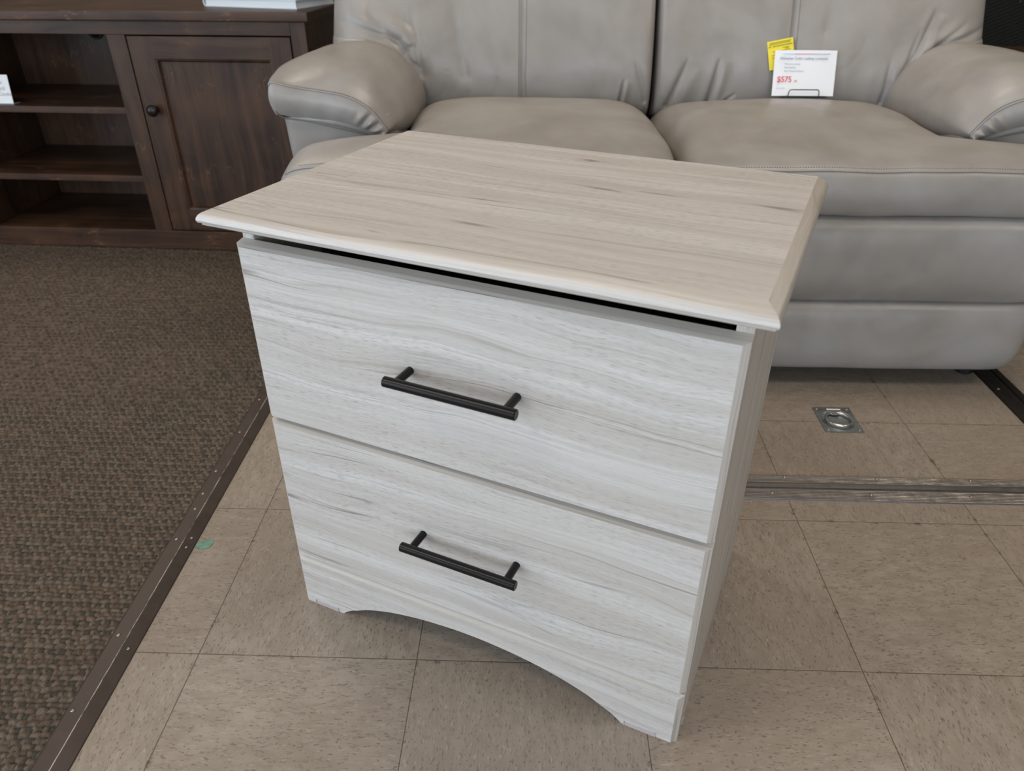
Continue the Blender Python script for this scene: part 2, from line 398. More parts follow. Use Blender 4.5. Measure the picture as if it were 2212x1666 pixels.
# ring plate let into the floor
rp = empty('floor_ring_plate', (.782, .617, 0), 0, 'square zinc pull-ring plate set into the tile floor in front of the sofa', 'ring plate')
b = MB(); N = 40
outer = []; cx0, cy0, hx, hy = 0, 0, .0385, .0455
def sq(t):
    c, s_ = cos(t), sin(t); k = min(hx / max(abs(c), 1e-6), hy / max(abs(s_), 1e-6)); return c * k, s_ * k
rings = [(None, .0002), (None, .0018), (.0330, .0018), (.0312, .0012), (.0295, .0004), (.012, .00035), (.0001, .00035)]
v = []
for (rr, z) in rings:
    for k in range(N):
        t = 2 * pi * (k + .5) / N
        x, y = sq(t) if rr is None else (cos(t) * rr, sin(t) * rr * 1.12 - .002)
        v.append((x, y, z))
fs = [(i * N + k, i * N + (k + 1) % N, (i + 1) * N + (k + 1) % N, (i + 1) * N + k) for i in range(len(rings) - 1) for k in range(N)]
mesh('plate', v, fs, STEEL, rp)
MB().tube([(.0250 * cos(t), .0255 * sin(t) - .005, .0052 - .0012 * sin(t)) for t in [2 * pi * k / 36 for k in range(36)]], .0024, 10, True).obj('pull_ring', CHROME, rp, True)
MB().add([(-.008, .014, .006), (.008, .014, .006), (.0135, .031, .0060), (-.0135, .031, .0060), (-.008, .014, .003), (.008, .014, .003), (.0135, .031, .0015), (-.0135, .031, .0015)], [(0, 1, 2, 3), (7, 6, 5, 4), (0, 4, 5, 1), (1, 5, 6, 2), (2, 6, 7, 3), (3, 7, 4, 0)]).tube([(-.0145, .0325, .0045), (.0145, .0325, .0045)], .0030, 12).obj('hinge_clip', CHROME, rp)
for sx_ in (-1, 1):
    for sy_ in (-1, 1): screw_at(rp, sx_ * .031, sy_ * .038, .0018, .0024)

# pale green scrap beside the edging
v = [(0, 0, .0010)]; n = 20
for k in range(n):
    t = 2 * pi * k / n; rr = 1 + .06 * sin(3 * t); v.append((.0140 * cos(t) * rr, .0105 * sin(t) * rr, .0004 + .0006 * sin(2 * t) ** 2))
tag(mesh('leaf', v, [(0, 1 + k, 1 + (k + 1) % n) for k in range(n)], simple('pale green film', (.13, .27, .20), .45), loc=(-.3800, .214, 0), rot=(0, 0, .35)),
    'small pale green leaf lying on the tile beside the metal edging', 'leaf')

# ================================================================== NIGHTSTAND
W_, ZT = .55356, .60553
ns = empty('nightstand', (-.17801, .10309, 0), -.40027, 'pale bleached-oak two-drawer nightstand standing on beige tiles in front of the sofa', 'nightstand')
A0, A1, DB = -.0065, W_ + .0065, .374            # carcass width and back
# top: moulded slab, ogee nose on front and sides, square back
prof = [(0, 0), (.0006, -.0002), (.010, -.0025), (.0165, -.0042), (.0200, -.0062), (.0222, -.0092), (.0226, -.0118), (.0212, -.0142), (.0190, -.0147), (.0150, -.0150), (.0148, -.0154), (.0172, -.0158),
        (.0180, -.0168), (.0170, -.0180), (.0145, -.0194), (.0105, -.0200)]
fx0, fx1, fy0, by = -.0139, W_ + .0139, -.0025, .3899
v = []; fc = []; mi = []
for (o_, dz) in prof:
    oo = o_ * .62
    v += [(fx0 - oo, by, ZT + dz), (fx0 - oo, fy0 - o_, ZT + dz), (fx1 + oo, fy0 - o_, ZT + dz), (fx1 + oo, by, ZT + dz)]
P_ = len(prof)
for i in range(P_ - 1):
    for k in range(3): fc.append((i * 4 + k, (i + 1) * 4 + k, (i + 1) * 4 + k + 1, i * 4 + k + 1)); mi.append(2 if k == 1 else 1)
fc.append((0, 1, 2, 3)); mi.append(0)
k = (P_ - 1) * 4; fc.append((k + 3, k + 2, k + 1, k)); mi.append(0)
fc.append(tuple([i * 4 for i in range(P_)] + [i * 4 + 3 for i in range(P_ - 1, -1, -1)])[::-1]); mi.append(0)
k = len(v); v += v[:4]; fc[(P_ - 1) * 3] = (k, k + 1, k + 2, k + 3)      # crisp arris round the flat
top = mesh('tabletop', v, fc, None, ns, mats=[LAM_X, LAM_Y, NOSE], midx=mi)
for p in top.data.polygons:
    p.use_smooth = len(p.vertices) == 4 and p.material_index != 0
e = top.modifiers.new('e', 'EDGE_SPLIT'); e.split_angle = radians(38)
ZU = ZT - .0200
for x0, x1 in ((A0, A0 + .016), (A1 - .016, A1)):
    bevel(MB().box((x0, .0165, .0), (x1, DB, ZU)).obj('side_panel', LAM_Z, ns), .0008, 2)
MB().box((A0 + .016, DB - .006, .02), (A1 - .016, DB - .002, ZU)).obj('back_panel', simple('dark back board', (.12, .10, .08), .8), ns)
MB().box((A0 + .016, .03, .075), (A1 - .016, DB - .006, .083)).obj('bottom_panel', LAM_X, ns)
def bev_front(name, z0, z1, bot=False, arch=None):
    """front board: flat face at b=0, bevelled on top and both ends"""
    bw, bd, th = .0067, .0055, .0162; tb_ = .0048
    fx0, fx1 = 0.0, W_
    mb = MB()
    if arch is None:
        zf1 = z1 - tb_
        v = [(fx0, 0, z0), (fx1, 0, z0), (fx1, 0, zf1), (fx0, 0, zf1),
             (fx0 - bw, bd, z0), (fx1 + bw, bd, z0), (fx1 + bw, bd, zf1 + .0022), (fx0 - bw, bd, zf1 + .0022),
             (fx0 - bw, th, z0), (fx1 + bw, th, z0), (fx1 + bw, th, z1), (fx0 - bw, th, z1)]
        mb.add(v, [(0, 1, 2, 3)], 0).add(v, [(3, 2, 6, 7), (7, 6, 10, 11)], 1).add(v, [(1, 5, 6, 2), (4, 0, 3, 7), (5, 9, 10, 6), (8, 4, 7, 11)], 2).add(v, [(8, 11, 10, 9), (0, 4, 5, 1), (4, 8, 9, 5)], 0)
    else:
        zf1 = z1 - tb_; n = len(arch); v = []
        for b_ in (0, th):
            for (x, z) in arch: v.append((x, b_, z))
            for (x, z) in arch: v.append((x, b_, zf1))
        for i in range(n - 1):
            mb.add(v, [(i, i + 1, n + i + 1, n + i), (2 * n + i, 3 * n + i, 3 * n + i + 1, 2 * n + i + 1), (i, 2 * n + i, 2 * n + i + 1, i + 1)], 0)
        a = [(fx0, 0, zf1), (fx1, 0, zf1), (fx1 + bw, bd, z1), (fx0 - bw, bd, z1), (fx1 + bw, th, z1), (fx0 - bw, th, z1), (fx0, th, zf1), (fx1, th, zf1)]
        mb.add(a, [(0, 1, 2, 3), (3, 2, 4, 5)], 1)
        for s_, x in ((1, fx1), (-1, fx0)):
            q = [(x, 0, 0), (x + s_ * bw, bd, 0), (x + s_ * bw, th, 0), (x, 0, zf1), (x + s_ * bw, bd, z1), (x + s_ * bw, th, z1)]
            mb.add(q, [(0, 1, 4, 3), (1, 2, 5, 4)] if s_ > 0 else [(3, 4, 1, 0), (4, 5, 2, 1)], 2)
        mb.add([(fx0, th, 0), (fx0 - bw, th, 0), (fx0 - bw, th, z1), (fx0, th, zf1)], [(0, 1, 2, 3)], 0)
        mb.add([(fx1, th, 0), (fx1 + bw, th, 0), (fx1 + bw, th, z1), (fx1, th, zf1)], [(3, 2, 1, 0)], 0)
    return mb
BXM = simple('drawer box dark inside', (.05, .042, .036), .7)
for z0, z1, hz in ((.3330, .5643, .4525), (.0952, .3262, .2155)):
    mb = bev_front('drawer', z0, z1)
    t_ = .012; xa, xb = A0 + .030, A1 - .030; zb = z0 + .02; zt = z1 - .045; yb = DB - .03
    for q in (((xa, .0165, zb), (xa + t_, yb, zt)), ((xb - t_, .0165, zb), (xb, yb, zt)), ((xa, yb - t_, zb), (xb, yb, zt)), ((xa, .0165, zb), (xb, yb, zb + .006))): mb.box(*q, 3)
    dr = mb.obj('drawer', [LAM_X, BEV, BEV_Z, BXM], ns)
    xc = .2790; hb = MB()
    R = .0061; x0, x1 = xc - .0775, xc + .0775; yb_ = -.0315
    hb.tube([(x0, yb_, hz), (x0 + .0008, yb_, hz), (x1 - .0008, yb_, hz), (x1, yb_, hz)], [R * .86, R, R, R * .86], 24)
    for s_ in (-1, 1): hb.tube([(xc + s_ * .064, 0.0002, hz), (xc + s_ * .064, yb_ + .003, hz)], .0048, 18)
    hb.obj('bar_handle', BLACKM, dr, True).modifiers.new('e', 'EDGE_SPLIT').split_angle = radians(40)
# arched plinth board
arch = [(0, 0), (.0640, 0)]
AP = [(.0645, .0008), (.0700, .0060), (.0790, .0125), (.0920, .0190), (.1138, .0300), (.1541, .0430), (.2000, .0520), (.2450, .0565), (.2766, .0575), (.3062, .0555), (.3400, .0475), (.3700, .0375), (.3995, .0260), (.4300, .0125), (.4560, .0018), (.4700, .0), (.4860, 0)]
# keep the arch symmetric about the middle of the board, as sawn
sym = []
for x, z in AP[:9]: sym.append((x, z))
for x, z in reversed(AP[:8]): sym.append((W_ - x, z))
arch = [(0, 0), (.0640, 0)] + [spline(sym, i / 60) for i in range(61)] + [(W_ - .0640, 0), (W_, 0)]
pl = bev_front('p', 0, .0886, arch=arch).obj('arched_plinth', [LAM_X, BEV, BEV_Z], ns)
for xa in (.0150, W_ - .0600):
    MB().box((xa, -.0007, 0), (xa + .040, .0002, .0058)).box((xa - .0006, -.0014, 0), (xa + .0006, 0, .0072)).box((xa + .0394, -.0014, 0), (xa + .0406, 0, .0072)).obj('glide_clip', PLASTIC, ns)
MB().box((A1 - .004, .030, 0), (A1 + .0012, .036, .009)).obj('glide_clip', PLASTIC, ns)

# ================================================================== SOFA
SX, SY = .437, .742
sofa = empty('loveseat', (SX, SY, 0), 0, 'taupe leather loveseat with puffy rolled arms behind the nightstand', 'sofa')
def end_round(u, p=10, q=.5):
    return max(0., 1 - abs(2 * u - 1) ** p) ** q
# front panels
def front_panel(z0, z1, bul, seedv, hw=.785, corner=0.):
    prof = [(.10, z0 + .004), (.03, z0), (.004, z0 + .006), (-bul * .8, z0 + (z1 - z0) * .25), (-bul, z0 + (z1 - z0) * .55), (-bul * .75, z0 + (z1 - z0) * .85), (.006, z1 - .003), (.03, z1), (.10, z1)]
    zm = (z0 + z1) / 2
    def fn(u, v):
        y, z = spline(prof, v); s = 2 * u - 1; e = max(0., 1 - abs(s) ** 34) ** .5
        x = s * hw
        y2 = .10 + (y - .10) * e; z2 = zm + (z - zm) * (.55 + .45 * e)
        if corner: z2 += corner * max(0, (abs(s) - .93) / .07) ** 2 * (1 if z2 < zm else .2)
        y2 += .0025 * nz(x, z, seedv, 5) + .0012 * nz(x, z * 2, seedv, 16)
        if v > .99 or v < .01: y2 = .10
        return (x, y2, z2)
    return grid('front_panel', fn, 150, 36, LEA, sofa)
front_panel(.046, .207, .014, 1, .775, .03)
front_panel(.205, .388, .022, 2, .785)
# body under the arms and back
bd_ = bevel(MB().box((-.77, .06, .05), (.77, .88, .36)).obj('seat_base', LEA, sofa), .03, 4)
def back_shell():
    prof = [(.74, .30), (.72, .60), (.76, .86), (.80, .93), (.86, .94), (.90, .90), (.91, .60), (.90, .05), (.80, .05), (.74, .30)]
    def fn(u, v):
        y, z = spline(prof, v); s = 2 * u - 1; e = max(0., 1 - abs(s) ** 20) ** .5
        return (s * .78, .83 + (y - .83) * (.6 + .4 * e), .5 + (z - .5) * (.93 + .07 * e))
    return grid('back_frame', fn, 40, 60, LEA, sofa)
back_shell()
for (x, y) in ((-.70, .09), (.70, .09), (-.70, .82), (.70, .82)):
    MB().lathe([(.018, 0), (.022, .004), (.024, .055)], 16, (x, y, 0)).obj('leg', BLACKP, sofa)

# seat cushions (T shaped, ears in front of the arms)
SPROF = [(.05, .392), (.014, .388), (-.006, .396), (-.017, .425), (-.014, .455), (-.006, .474), (.012, .486), (.06, .499), (.14, .512), (.24, .521), (.34, .525), (.44, .520), (.52, .508), (.57, .485), (.58, .45), (.56, .42)]
def seat_pt(s, v, side, off=0.):
    y, z = spline(SPROF, v)
    xo = .785 - .205 * sm(.080, .158, y) + .010 * sm(.2, .5, y); xi = .002
    # the seam between the two cushions wanders a little
    xi += (.006 * sin(y * 9)) * side
    e = max(0., 1 - abs(s) ** (14 - 5 * sm(.0, .3, y))) ** .5
    x = (xi + xo) / 2 + s * (xo - xi) / 2
    zm = .42; ym = .25
    z2 = zm + (z - zm) * e * (1 - .10 * s * s * sm(.02, .25, y)); y2 = ym + (y - ym) * (.90 + .10 * (e ** .6)) if y < ym else y
    z2 += .0040 * nz(x * side + 3, y, 1, 4.5) * e + .0016 * nz(x * side + 3, y, 1, 13) * e
    return Vector((x * side, y2, z2 + off))
for side in (-1, 1):
    def fn(u, v, side=side):
        s = (2 * u - 1) * (1 if side > 0 else -1)
        s = s * (1.35 - .35 * abs(s)) if abs(s) < 1 else s
        return seat_pt(s, v, side)
    sc = grid('seat_cushion', fn, 110, 120, LEA, sofa)
    line = [seat_pt(-1 + 2 * i / 120, 5.25 / 15, side) + Vector((0, -.0018, -.0002)) for i in range(3, 118)]
    MB().tube(line, .0018, 8).obj('welt_seam', LEA, sc, True)
    st = MB()
    for i in range(6, 150):
        s = -.96 + 1.92 * i / 156
        a = seat_pt(s, 5.62 / 15, side) + Vector((0, -.0006, .0004)); b2 = seat_pt(s + .006, 5.62 / 15, side) + Vector((0, -.0006, .0004))
        st.tube([a, b2], .0005, 5)
    st.obj('stitching', THREAD, sc)

# back cushions
BPROF = [(.66, .46), (.60, .452), (.555, .462), (.532, .49), (.522, .53), (.524, .58), (.540, .64), (.565, .71), (.598, .79), (.640, .87), (.70, .925), (.76, .93), (.80, .88)]
FOLDS = {-1: [(-.605, .610, -.70, .700, .016, .006), (-.565, .56, -.590, .70, .020, .005), (-.620, .632, -.78, .675, .014, .007), (-.46, .56, -.50, .76, .026, .004),
             (-.085, .485, -.075, .55, .006, .012), (-.02, .50, -.05, .60, .012, .005)],
         1: [(.130, .485, .152, .60, .010, .013), (.035, .49, .080, .60, .014, .010), (.155, .485, .20, .52, .006, .009), (.600, .585, .65, .70, .010, .010), (.585, .56, .615, .66, .012, .008),
             (.553, .50, .556, .60, .008, .007), (.625, .605, .73, .675, .010, .009), (.66, .625, .79, .665, .010, .011), (.40, .66, .42, .80, .03, .003)]}
def seg_d(px, pz, a):
    x0, z0, x1, z1 = a[:4]; dx, dz = x1 - x0, z1 - z0; L = dx * dx + dz * dz
    t = max(0, min(1, ((px - x0) * dx + (pz - z0) * dz) / L)); qx, qz = x0 + dx * t, z0 + dz * t
    return sqrt((px - qx) ** 2 + (pz - qz) ** 2), t, (1 if (px - x0) * dz - (pz - z0) * dx > 0 else -1)
SEAMX = .322
def back_pt(s, v, side, off=0.):
    y, z = spline(BPROF, v)
    x = .4020 + s * .4065
    e = max(0., 1 - abs(s) ** (9 if s > 0 else 60)) ** .5
    # over the arm the underside lifts
    lift = sm(.60, .70, x) * .165
    if v < .5: z = z + lift * (1 - sm(.18, .5, v))
    ym = .70
    y2 = ym + (y - ym) * (.15 + .85 * e)
    X = x * side
    # soft wide billows and pulled folds
    d = .006 * nz(X, z, 5, 5) + .004 * nz(X * 1.6, z * .7, 9, 11)
    for a in FOLDS[side]:
        q, t, sg_ = seg_d(X, z, a); w = a[4]; A = a[5] * (1 - t) ** .6
        if t >= 1 or (t <= 0 and q > 3 * w): continue
        sq_ = q * sg_
        d += A * math.exp(-(sq_ / (w * .45)) ** 2) - .8 * A * math.exp(-((sq_ - 1.7 * w) / (1.2 * w)) ** 2) - .3 * A * math.exp(-((sq_ + 1.3 * w) / w) ** 2)
    q = abs(x - SEAMX)
    d += .0075 * math.exp(-(q / .0035) ** 2) + .004 * math.exp(-(q / .03) ** 2)
    # pulled in along the crease with the arm
    y2 += d * e * (1 if y < .72 else 0)
    xx = x - .012 * s * (1 - e) + (.008 * sin(z * 14) * max(0, s) ** 3)
    return Vector((xx * side, y2 - off, z))
for side in (-1, 1):
    def fn(u, v, side=side):
        s = (2 * u - 1) * side
        s = s * (1.28 - .28 * abs(s))
        return back_pt(s, v, side)
    bc = grid('back_cushion', fn, 260, 170, LEA, sofa)
    st = MB(); ss = (SEAMX - .4020) / .4065
    for i in range(95):
        v0 = (3.0 + 6.2 * i / 95) / 12; v1 = v0 + .0030
        for dx in (-.0085, .0085):
            s = ss + dx / .4065
            st.tube([back_pt(s, v0, side, .0006), back_pt(s, v1, side, .0006)], .0009, 5)
    st.obj('stitching', THREAD, bc)

# arms: closed cross-sections (distance from sofa middle, height), outer bottom first
AF = [(.812, .535), (.819, .556), (.824, .580), (.822, .600), (.789, .594), (.752, .588), (.715, .583), (.673, .575), (.642, .562), (.620, .545), (.603, .523), (.594, .505), (.622, .497), (.681, .512), (.740, .524)]
AM = [(.800, .490), (.842, .525), (.856, .565), (.845, .600), (.812, .618), (.765, .632), (.715, .638), (.668, .634), (.628, .617), (.597, .590), (.574, .560), (.560, .515), (.575, .470), (.650, .455), (.730, .460)]
def cl_spline(P, t):
    n = len(P); x = (t % 1.) * n; i = int(x) % n; u = x - int(x)
    a, b, c, d = P[i - 1], P[i], P[(i + 1) % n], P[(i + 2) % n]
    return tuple(.5 * (2 * q + (r_ - p) * u + (2 * p - 5 * q + 4 * r_ - w_) * u * u + (3 * q - p - 3 * r_ + w_) * u ** 3) for p, q, r_, w_ in zip(a, b, c, d))
ASTA = [(.163, 0, 0), (.170, .12, 0), (.190, .36, .002), (.225, .62, .004), (.28, .86, .005), (.36, 1., .003), (.46, 1.0, .0), (.56, .98, -.006), (.66, .9, -.02), (.74, .8, -.05)]
def arm_pt(t, a, side):
    ly, m, dz = spline(ASTA, t); f_, g_ = cl_spline(AF, a), cl_spline(AM, a)
    x = f_[0] + (g_[0] - f_[0]) * m; z = f_[1] + (g_[1] - f_[1]) * m + dz
    k = min(1, t * 5); w = (.0035 * nz(x * side, ly, z, 7) + .0012 * nz(x * side, ly, z, 20)) * k
    return Vector((x * side, ly, z + w))
for side in (-1, 1):
    NA = 120
    am = grid('armrest', lambda u, v, side=side: arm_pt(u, v * side, side), 70, NA, LEA, sofa, closed_v=True)
    # padded front face hanging from the welt, tucked back underneath
    low = [(.822, .536), (.792, .533), (.757, .530), (.728, .527), (.704, .524), (.681, .520), (.660, .514), (.640, .507), (.622, .499), (.600, .490)]
    def face(u, v, side=side, low=low):
        up = arm_pt(0, (2.75 + 8.6 * u) / 15, side); lo = spline(low, u); bl = sin(pi * v)
        x = up.x * (1 - v) + lo[0] * side * v; z = up.z * (1 - v) + lo[1] * v
        ex = (.006 * sin(pi * v) ** 1.0) * max(0, 1 - u * 6) * side        # rounded outer end
        fold = (.0055 * sin((u * 62) + 1.5 * v) * math.exp(-((u - .80) / .13) ** 2) + .003 * sin(u * 33 + 1) * math.exp(-((u - .3) / .3) ** 2) * .4) * bl
        return Vector((x + ex, .163 + .006 * v * v - .009 * bl * min(1, u * 12 + .35) + fold - .001, z))
    grid('arm_face', face, 110, 20, LEA, am)
    pts = [arm_pt(0, (2.6 + 8.8 * i / 80) / 15, side) + Vector((0, -.0022, -.0008)) for i in range(81)]
    MB().tube(pts, .0017, 8).obj('welt_seam', LEA, am, True)
    st = MB()
    for i in range(74):
        a0 = (3.1 + 8.1 * i / 74) / 15
        p_ = [arm_pt(.030, a0 + q, side) for q in (0, .0034)]
        p2 = [p + (p - Vector((.71 * side, p.y + .05, .54))).normalized() * .0009 for p in p_]
        st.tube(p2, .0009, 5)
    st.obj('stitching', THREAD, am)
    # upright panel below the roll
    def pan(u, v, side=side):
        PP = [(.30, .30), (.235, .30), (.215, .36), (.188, .44), (.174, .50), (.1725, .535), (.24, .55)]
        y, z = spline(PP, v); s = 2 * u - 1; e = max(0., 1 - abs(s) ** 12) ** .5
        return Vector(((.700 + s * .124) * side, .30 + (y - .30) * e + .002 * nz(s * 3, z * 9, 3, 1), z))
    grid('arm_panel', pan, 40, 30, LEA, sofa)
    MB().add([(side * .815, .30, .05), (side * .815, .88, .05), (side * .828, .88, .52), (side * .828, .25, .52), (side * .60, .30, .05), (side * .60, .88, .05), (side * .60, .88, .50), (side * .60, .25, .50)],
             [(0, 1, 2, 3), (4, 7, 6, 5), (0, 3, 7, 4), (1, 5, 6, 2), (3, 2, 6, 7), (0, 4, 5, 1)]).obj('side_panel', LEA, sofa)

# ================================================================== MEDIA CABINET
cth = radians(-2.46)
cab = empty('media_cabinet', (-1, 1.512, .0058), cth, 'dark brown stained wooden media cabinet with open shelves on the carpet', 'cabinet')
cab.scale.z = .988
CL, CR, CD = -1.10, .534, .40
def cbox(name, a, b, mat, parent=cab, bw=.0012): return bevel(MB().box(a, b).obj(name, mat, parent), bw, 2)
cbox('tabletop', (CL - .016, -.018, .655), (CR + .016, CD + .012, .680), WAL_X, bw=.004)
cbox('top_rail', (CL + .04, 0, .620), (.4915, .02, .655), WAL_X)
cbox('bottom_rail', (CL, 0, 0), (CR, .02, .060), WAL_X)
cbox('bottom_board', (CL + .02, .0205, .042), (CR - .02, CD - .012, .0595), WAL_X)
for nm, a, b_ in (('stile', -.022, .030), ('stile', .4915, CR), ('stile', -.596, -.544), ('stile', CL, CL + .0425)):
    cbox(nm, (a, 0, .0602), (b_, .02, .6198 if nm == 'stile' and a in (-.022, -.596) else .655), WAL_Z)
for x in (-.012, -.562): cbox('divider', (x, .0205, .060), (x + .018, CD - .012, .655), WAL_Z)
for x in (CR - .02, CL): cbox('side_panel', (x, .0205, 0), (x + .02, CD, .655), WAL_Z)
cbox('back_panel', (CL + .02, CD - .048, .06), (CR - .02, CD - .042, .655), WAL_Z)
for z0, z1 in ((.409, .4275), (.2105, .2295)): cbox('shelf', (-.5435, .002, z0), (-.0125, CD - .049, z1), WAL_X)
MB().lathe([(.018, 0), (.026, .001), (.027, .004), (.022, .007), (.0215, .003)], 28, (-.262, CD - .048, .592), 'y').obj('cable_grommet', BLACKP, cab, True)
def door(x0, x1, ks):
    z0, z1 = .0635, .6165; w = .066
    X = (x0, x0 + w, x1 - w + .004, x1); Z = (z0, z0 + .066, z1 - .058, z1); v = [(x, y, z) for y in (0, .02) for z in Z for x in X]; fc = []; mi = []
    for zi in range(3):
        for xi in range(3):
            if xi == 1 and zi == 1: continue
            q = zi * 4 + xi; m_ = 1 if xi == 1 else 0
            fc += [(q, q + 1, q + 5, q + 4), (q + 16, q + 20, q + 21, q + 17)]; mi += [m_, m_]
    for a, b_ in [(0, 1), (1, 2), (2, 3), (3, 7), (7, 11), (11, 15), (15, 14), (14, 13), (13, 12), (12, 8), (8, 4), (4, 0), (6, 5), (10, 6), (9, 10), (5, 9)]:
        fc.append((b_, a, a + 16, b_ + 16)); mi.append(0)
    d = bevel(mesh('door', v, fc, None, cab, mats=[WAL_Z, WAL_X], midx=mi), .0012, 2)
    a, b_, c, e = x0 + w, x1 - w + .004, z0 + .066, z1 - .058
    # recessed panel with a sloping bead
    v = []
    for (i_, y) in ((0, .002), (.004, .003), (.0075, .010), (.0085, .012)):
        v += [(a + i_, y, c + i_), (b_ - i_, y, c + i_), (b_ - i_, y, e - i_), (a + i_, y, e - i_)]
    fs = [(i * 4 + k, i * 4 + (k + 1) % 4, (i + 1) * 4 + (k + 1) % 4, (i + 1) * 4 + k) for i in range(3) for k in range(4)] + [(12, 13, 14, 15)]
    mesh('panel', v, fs, WAL_Z, d)
    kx = x0 + .036 if ks < 0 else x1 - .036
    MB().lathe([(.010, -.0005), (.008, .003), (.0065, .009), (.009, .014), (.0150, .018), (.0165, .023), (.0145, .028), (.009, .031), (.002, .0318)], 24, (kx, 0, .424), 'y').obj('knob', simple('dark bronze knob', (.02, .015, .013), .3, .5), d, True)
door(.0335, .488, -1); door(CL + .0455, -.5995, 1)

# card on the shelf
Mc = Matrix.Translation((-1, 1.512, .0058)) @ Matrix.Rotation(cth, 4, 'Z')
cardloc = Mc @ Vector((-.425, .016, .4228))
cd = empty('shelf_card', cardloc, cth, 'white card with handwriting standing on the cabinet shelf at left edge', 'card')
def slab(name, w, h, th, mat, parent, curl=0.):
    n = 12; v = []
    for k in range(n + 1):
        x = -w / 2 + w * k / n; y = curl * (2 * k / n - 1) ** 2
        v += [(x, y, 0), (x, y, h), (x, y + th, 0), (x, y + th, h)]
    f_ = []
    for k in range(n):
        a = 4 * k; f_ += [(a, a + 4, a + 5, a + 1), (a + 2, a + 3, a + 7, a + 6), (a + 1, a + 5, a + 7, a + 3), (a, a + 2, a + 6, a + 4)]
    f_ += [(0, 1, 3, 2), (4 * n, 4 * n + 2, 4 * n + 3, 4 * n + 1)]
    return mesh(name, v, f_, mat, parent, False)
cdp = slab('card_face', .115, .077, .0008, PAPER, cd); tilt = radians(-7)
def TM(x, z, th=.0004): return Matrix.Translation((x, -th, z)) @ Matrix.Rotation(pi / 2, 4, 'X')
for s_, x, z in (('Table', .0515 - .043, .0520), ('Black', .0515 - .0365, .0360), ('+ Combo', .0515 - .044, .0205)):
    text(s_, .0145, PEN, cdp, TM(x, z), 'handwriting', .35, -.0002, sx=.88)
cdp.rotation_euler.x = tilt
bevel(MB().box((-.062, .0, 0), (.062, .03, .0016)).obj('card_base', simple('clear plastic base', (.25, .27, .32), .15), cd), .0004)
cdp.location = (0, .006, .0018)

# books on the cabinet top
def book(name, loc, rz, w, d_, h, cover, pages, label):
    bk = empty(name, loc, rz, label, 'book', 'books stacked on the dark cabinet')
    ct = .0026
    cv = MB().box((.004, 0, 0), (w, d_, ct)).box((.004, 0, h - ct), (w, d_, h))
    # rounded spine at the left end
    n = 8; v = []
    for k in range(n + 1):
        t = -pi / 2 + pi * k / n; x = .006 - .006 * cos(t) ; z = h / 2 + h / 2 * sin(t)
        for yy in (0, d_): v += [(x, yy, z), (x + .0022, yy, h / 2 + (h / 2 - .0022) * sin(t))]
    ff = []
    for k in range(n):
        a = 4 * k; ff += [(a, a + 4, a + 6, a + 2), (a + 1, a + 3, a + 7, a + 5), (a, a + 1, a + 5, a + 4), (a + 2, a + 6, a + 7, a + 3)]
    cv.add(v, ff); cv.obj('cover', cover, bk)
    pg = MB().box((.007, .004, ct), (w - .004, d_ - .004, h - ct)).obj('pages', pages, bk)
    return bk
pgm = NT('page edges'); oo = pgm.sep(pgm.coord()); pgm.P(Base_Color=pgm.mix(pgm.noise(pgm.comb(0., 0., pgm.math('MULTIPLY', oo[2], 900.)), 1, 2), (.72, .76, .78), (.84, .87, .88)), Roughness=.7)
ZB = .6780
B1 = book('book', (-.786, 1.632, ZB), radians(-17.2), .302, .20, .0225, simple('white cover', (.72, .76, .76), .4), pgm.m, 'thick pale book lying flat on the dark cabinet top, lower of the two')
B2 = book('book', (-.778, 1.638, ZB + .0226), radians(-16.2), .288, .19, .016, simple('teal cover', (.06, .24, .22), .4), pgm.m, 'teal covered book lying on the thick pale book at the top edge')

# ================================================================== PRICE SIGN and TAG
sgx, sgy = .787, 1.228
z_seat = .5215
def seat_z(wx, wy):
    lx, ly = wx - SX, wy - SY; best = None
    for i in range(60, 190):
        v = i / 200
        for j in range(21):
            q = seat_pt(-1 + 2 * j / 20, v, 1); d2 = (q.x - lx) ** 2 + (q.y - ly) ** 2
            if best is None or d2 < best[0]: best = (d2, q.z)
    return best[1]
z_seat = max(seat_z(sgx - .04, sgy - .02), seat_z(sgx + .04, sgy - .02), seat_z(sgx, sgy - .01))
sg = empty('price_sign', (sgx, sgy, z_seat), 0, 'white printed price card reading $575 standing on the right seat cushion', 'price sign')
ca = slab('sign_card', .1455, .1015, .0006, PAPER, sg, .0035); ca.location = (0, 0, .0035); ca.rotation_euler = (radians(-18), 0, 0)
yo = .0009
def TS(x, z, e=0.): return Matrix.Translation((x, -.0012 + e + .0035 * (x / .073) ** 2 * .0, z)) @ Matrix.Rotation(pi / 2, 4, 'X')
for a, b_, m_ in ((-.055, -.026, BLUE), (-.026, .010, RED), (.010, .056, INK)):
    MB().box((a, -.0012, .0925), (b_, -.0004, .0936)).obj('printed_bar', m_, ca)
text('Alabaster Color Lazboy Loveseat', .0085, INK, ca, TS(-.0615, .0805), 'printed_text', sx=.98, bold=.00012)
for i, s_ in enumerate(('Made by Lazboy', 'Real leather', 'Real Deep Recliners')): text('\u2022   ' + s_, .0056, INK, ca, TS(-.056, .0690 - .0078 * i), 'printed_text')
text('$575', .0185, RED, ca, TS(-.0645, .0305), 'printed_price', bold=.0002, sx=.92); text('.00', .007, RED, ca, TS(-.0255, .0305), 'printed_price')
text('SKU 37792', .0042, INK, ca, TS(-.064, .0150), 'printed_text')
